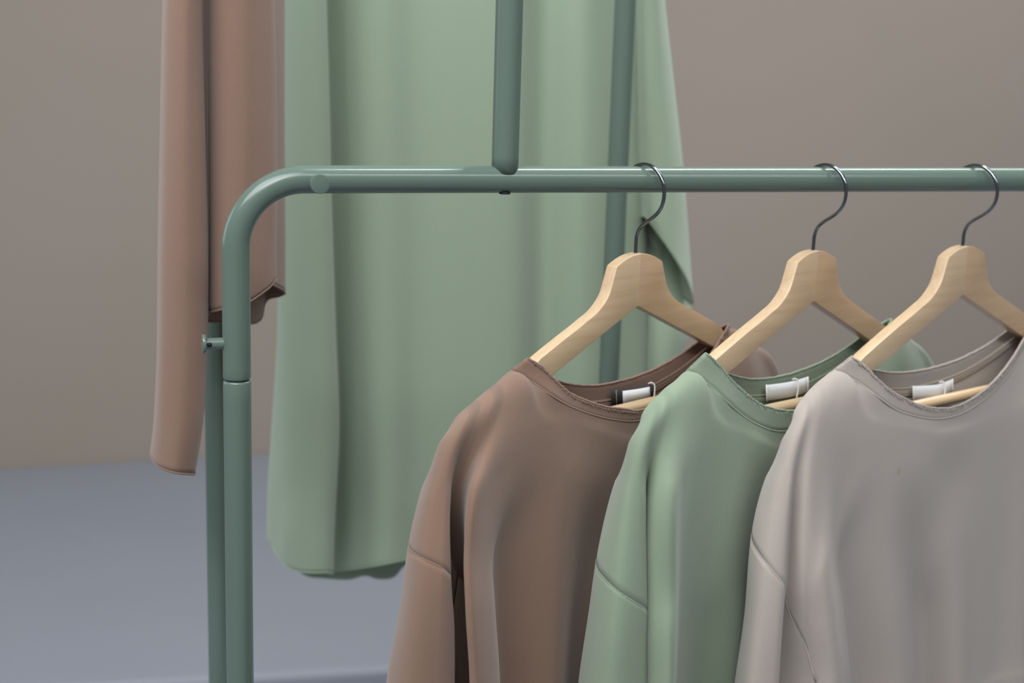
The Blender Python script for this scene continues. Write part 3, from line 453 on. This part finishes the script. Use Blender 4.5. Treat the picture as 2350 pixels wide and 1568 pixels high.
def sweatshirt(i, G, neck, seam_rows, colour, label, dark_label):
    t, b, tilt, dz, _ = HG[i]; b = math.radians(b)
    ax = Vector((math.cos(b), math.sin(b), 0)); n = Vector((math.sin(b), -math.cos(b), 0))
    root = empty('sweatshirt', frame(on_rail(t), ax, n), label, 'sweatshirt', 'sweatshirts hanging on the low rail')
    S = grid_surface(G, CC, RC); NC = len(G[0])
    # left sleeve: from the back valley round the outside to the front valley, below the dropped seam
    cs = np.array([c for c, r in seam_rows], float); rs = np.array([r for c, r in seam_rows], float)
    # slide the rows so that row 4 runs exactly along the dropped armhole seam
    nr_ = S.shape[0]; v = np.arange(nr_)/RC; top = v[-1]; S2 = S.copy()
    for j in range(S.shape[1]):
        c = j/CC; c = c-NC if c > NC/2+4 else c
        q = np.interp(c, [cs[0]-2.5]+list(cs)+[cs[-1]+2.5], [4]+list(rs)+[4])
        w = np.where(v <= 4, v/4*q, q+(v-4)/(top-4)*(top-q))*RC
        a = np.minimum(w.astype(int), nr_-2); fr = (w-a)[:, None]
        S2[:, j] = S[a, j]*(1-fr)+S[a+1, j]*fr
    S = S2
    # ease the cloth over the shoulder tip
    n = S.shape[1]; J = np.array([[j % n for j in range(-int(3.2*CC), int(6.3*CC)+1)]])[0]; I0, I1 = int(.2*RC), int(3.1*RC)
    for _ in range(26):
        T_ = S.copy()
        for ii in range(I0, I1):
            w = .5*min(1, (ii-I0+1)/5, (I1-ii)/5)
            jw = np.minimum(1, np.minimum(np.arange(len(J))+1, len(J)-np.arange(len(J)))/5)[:, None]*w
            avg = (T_[ii-1, J]+T_[ii+1, J]+T_[ii, (J-1) % n]+T_[ii, (J+1) % n])/4
            S[ii, J] = T_[ii, J]*(1-jw)+avg*jw
    def is_left(i_, j_):
        c = j_/CC; c = c-NC if c > NC/2+4 else c
        return cs[0] <= c <= cs[-1] and i_/RC > 4
    def is_right(i_, j_):
        c = j_/CC; return 15.6 < c < 19.4 and i_/RC > 4
    mt = M[colour]
    body = surf_obj('body', S, mt, root, lambda a, c: not is_left(a, c) and not is_right(a, c))
    surf_obj('sleeve', S, mt, root, is_left); surf_obj('sleeve', S, mt, root, is_right)
    # raised seam where the sleeve is sewn on
    sp = np.array([samp(S, c, 4) for c in np.linspace(cs[0], cs[-1], 70)])
    for _ in range(2): sp[1:-1] = (sp[:-2]+2*sp[1:-1]+sp[2:])/4
    tube('armhole_seam', sp, .0013, mt, root, 8)
    # collar: ring from the seam (top row of the body) to the raw neck edge
    seam = [];  edge = []
    NECK = np.asarray(neck, float)*np.array([1, -1, 1])*.001
    f6 = samp(S, 6, 0); f13 = samp(S, 14, 0)
    right_edge = np.array([f13[0]-.013, -.004, f13[2]+.0085])
    ctrl = [NECK[k] for k in range(len(NECK))]
    last = ctrl[-1]
    for q in (.25, .5, .72, .88):
        x = last[0]+(right_edge[0]-last[0])*q; z = last[2]+(right_edge[2]-last[2])*q**1.9
        ctrl.append(np.array([x, last[1]*(1-q*q)-.004*q, z]))
    ctrl.append(right_edge); nf = len(ctrl)
    le = NECK[0]; cx = (le[0]+right_edge[0])/2; cw = (right_edge[0]-le[0])/2
    for q in (.86, .66, .4, .13, -.13, -.4, -.66, -.86):
        zr = right_edge[2] if q > 0 else le[2]
        ctrl.append(np.array([cx+cw*q, .005+.015*(1-q*q), -.203+(zr+.203)*abs(q)**2.2]))
    E = catmull(np.array(ctrl), True, 10)
    # matching seam points: run round the top row, columns 6..14 front, 20..26 back
    rowf = [samp(S, c, 0) for c in np.linspace(6, 14, nf)]
    rowb = [samp(S, c, 0) for c in np.linspace(20, 26, 10)][1:-1]
    Q = catmull(np.array(rowf+rowb), True, 10)
    strip('collar', E, Q, M[colour+'_rib'], root, 5, solid=.002)
    Lq = [tuple(p+np.array([0, -.0006, 0.0003])) for p in Q]
    tube('collar_seam', Lq, .0010, mt, root, 8, True)
    rnd = random.Random(5+i)
    roll = [p+np.array([rnd.uniform(-.0003, .0003), -.0004+rnd.uniform(-.0003, .0003), rnd.uniform(-.0003, .0003)]) for p in E]
    tube('raw_edge', roll, .0013, M[colour+'_rib'], root, 10, True)
    # frayed bits curling under the raw front edge
    V = []; Fc = []
    frontn = nf*10
    for k in range(330):
        u = rnd.uniform(4, frontn-2); a = int(u); p = E[a]*(1-u+a)+E[(a+1) % len(E)]*(u-a)
        if colour == 'sage' and rnd.random() < .75: continue
        p = p+np.array([0, -.0022, -.0010]); ln = rnd.uniform(.0012, .0034); w = rnd.uniform(.0004, .0008)
        tipp = p+np.array([rnd.uniform(-.001, .001), -.0006, -ln]); v0 = len(V)
        V += [p+np.array([-w, 0, 0]), p+np.array([w, 0, 0]), p+np.array([0, .0012, 0]), tipp]
        Fc += [(v0, v0+1, v0+3), (v0+1, v0+2, v0+3), (v0+2, v0, v0+3)]
    fr = mesh_obj('frayed_edge', V, Fc, M[colour+'_rib'], root, smooth=False); fr['kind'] = 'stuff'
    # tape sewn over the back neck seam and the label hanging from it
    back = E[(nf-1)*10+6:-6]; bq = Q[(nf-1)*10+6:-6]
    ta = back+(bq-back)*.62+np.array([0, -.0022, 0]); tb = back+(bq-back)*1.08+np.array([0, -.0022, 0])
    strip('neck_tape', ta, tb, M['tape'] if colour == 'beige' else M[colour+'_rib'], root, 3, closed=False, solid=.0008)
    for q in (.68, 1.0):
        tube('stitch_line', back+(bq-back)*q+np.array([0, -.0030, 0]), .0004, mt, root, 6)
    # (along, z top, z bottom) at the two ends, mm; the label hangs a little off the back neck
    (s0, zt0, zb0), (s1, zt1, zb1), fold = {'brown': ((-11, -208.5, -224), (56, -212, -226), 0), 'sage': ((-48, -206.5, -222.5), (25, -208.5, -224), .3), 'beige': ((-48, -216.5, -231), (25, -218.5, -233), 1)}[colour]
    lw = M['label_black'] if dark_label else M['label_white']
    n_ = 15; A = []; B = []
    for q in np.linspace(0, 1, n_):
        y0 = .0140-.0025*math.sin(q*math.pi)-fold*.004*(1-abs(2*q-1)); zf = -fold*.0008*(1-abs(2*q-1))
        A.append(np.array([(s0+(s1-s0)*q)*.001, y0, (zt0+(zt1-zt0)*q)*.001+zf])); B.append(np.array([(s0+(s1-s0)*q)*.001+.0006, y0-.0012, (zb0+(zb1-zb0)*q)*.001+zf]))
    A, B = np.array(A), np.array(B)
    lab = strip('neck_label', A, B, lw, root, 3, closed=False, solid=.0009)
    if dark_label:
        ins = strip('label_panel', (A+(B-A)*.10)[3:-2]+np.array([0, -.0009, 0]), (A+(B-A)*.93)[3:-2]+np.array([0, -.0009, 0]), M['label_white'], lab, 2, closed=False, solid=.0004)
        tube('label_stitch', [A[1]+np.array([.001, -.0008, 0]), B[1]+np.array([.001, -.0008, 0])], .0004, M['tan_thread'], lab, 6)
        q = n_-2
    else:
        for e in (0, n_-1):
            tube('label_fold', [A[e]+np.array([0, -.0007, .0006]), B[e]+np.array([0, -.0007, -.0004])], .0008, M['thread'], lab, 8)
        q = int(n_*.6)
    c0 = A[q]; c1 = B[q]
    tube('tag_loop', smooth2([c0+np.array([-.003, .002, .001]), c0+np.array([-.001, -.0005, .0022]), c0+np.array([.0012, -.002, .0006]), (c0+c1)/2+np.array([.0012, -.0026, 0]), c1+np.array([-.001, -.002, -.003])], 6), .0007, M['thread'], lab, 8)
    return root
SEAM_A = [(-3, 4.5), (-2, 4.2), (-1, 4), (0, 4), (1, 4), (2, 4), (3, 4.3)]
SEAM_B = [(-3, 4.5), (-2, 4.2), (-1, 4), (0, 4), (1, 4), (2, 4), (3, 4.35), (4, 5.35), (4.4, 5.95)]
sweatshirt(0, BROWN, BROWN_NECK, SEAM_A, 'brown', 'brown sweatshirt with black neck label on the low rail', True)
sweatshirt(1, SAGE, SAGE_NECK, SEAM_A, 'sage', 'sage green sweatshirt hanging between the brown and beige sweatshirts', False)
sweatshirt(2, BEIGE, BEIGE_NECK, SEAM_B, 'beige', 'pale beige sweatshirt hanging at the right on the low rail', False)

# ------------------------------------------------------------------ garments hanging behind
def hung(name, fr, label, cat):
    o, a, n = fr; return empty(name, frame((o[0], o[1], o[2]+EYE), a, n), label, cat)
tun = hung('tunic', FRAME_TUNIC, 'long sage green tunic with rounded hem hanging behind the rack', 'tunic')
surf_obj('body', grid_surface(TUNIC, 7, 8), M['tunic'], tun)
surf_obj('sleeve', grid_surface(TUNIC_SLEEVE, 6, 8), M['tunic'], tun)
surf_obj('cuff', grid_surface(TUNIC_CUFF, 6, 8), M['tunic'], tun)
S = grid_surface(TUNIC, 7, 8)
tube('hem_edge', S[-1], .0013, M['tunic_stitch'], tun, 8, True)
bsh = hung('sweatshirt', FRAME_BACK, 'brown sweatshirt hanging behind at the left, sleeve down', 'sweatshirt')
surf_obj('sleeve', grid_surface(BACK_SLEEVE, 6, 8), M['back'], bsh)
surf_obj('body', grid_surface(BACK_BODY, 6, 8), M['back'], bsh)
for G in (BACK_SLEEVE, BACK_BODY):
    S = grid_surface(G, 6, 8); tube('hem_edge', S[-1], .0013, M['back'], bsh, 8, True)
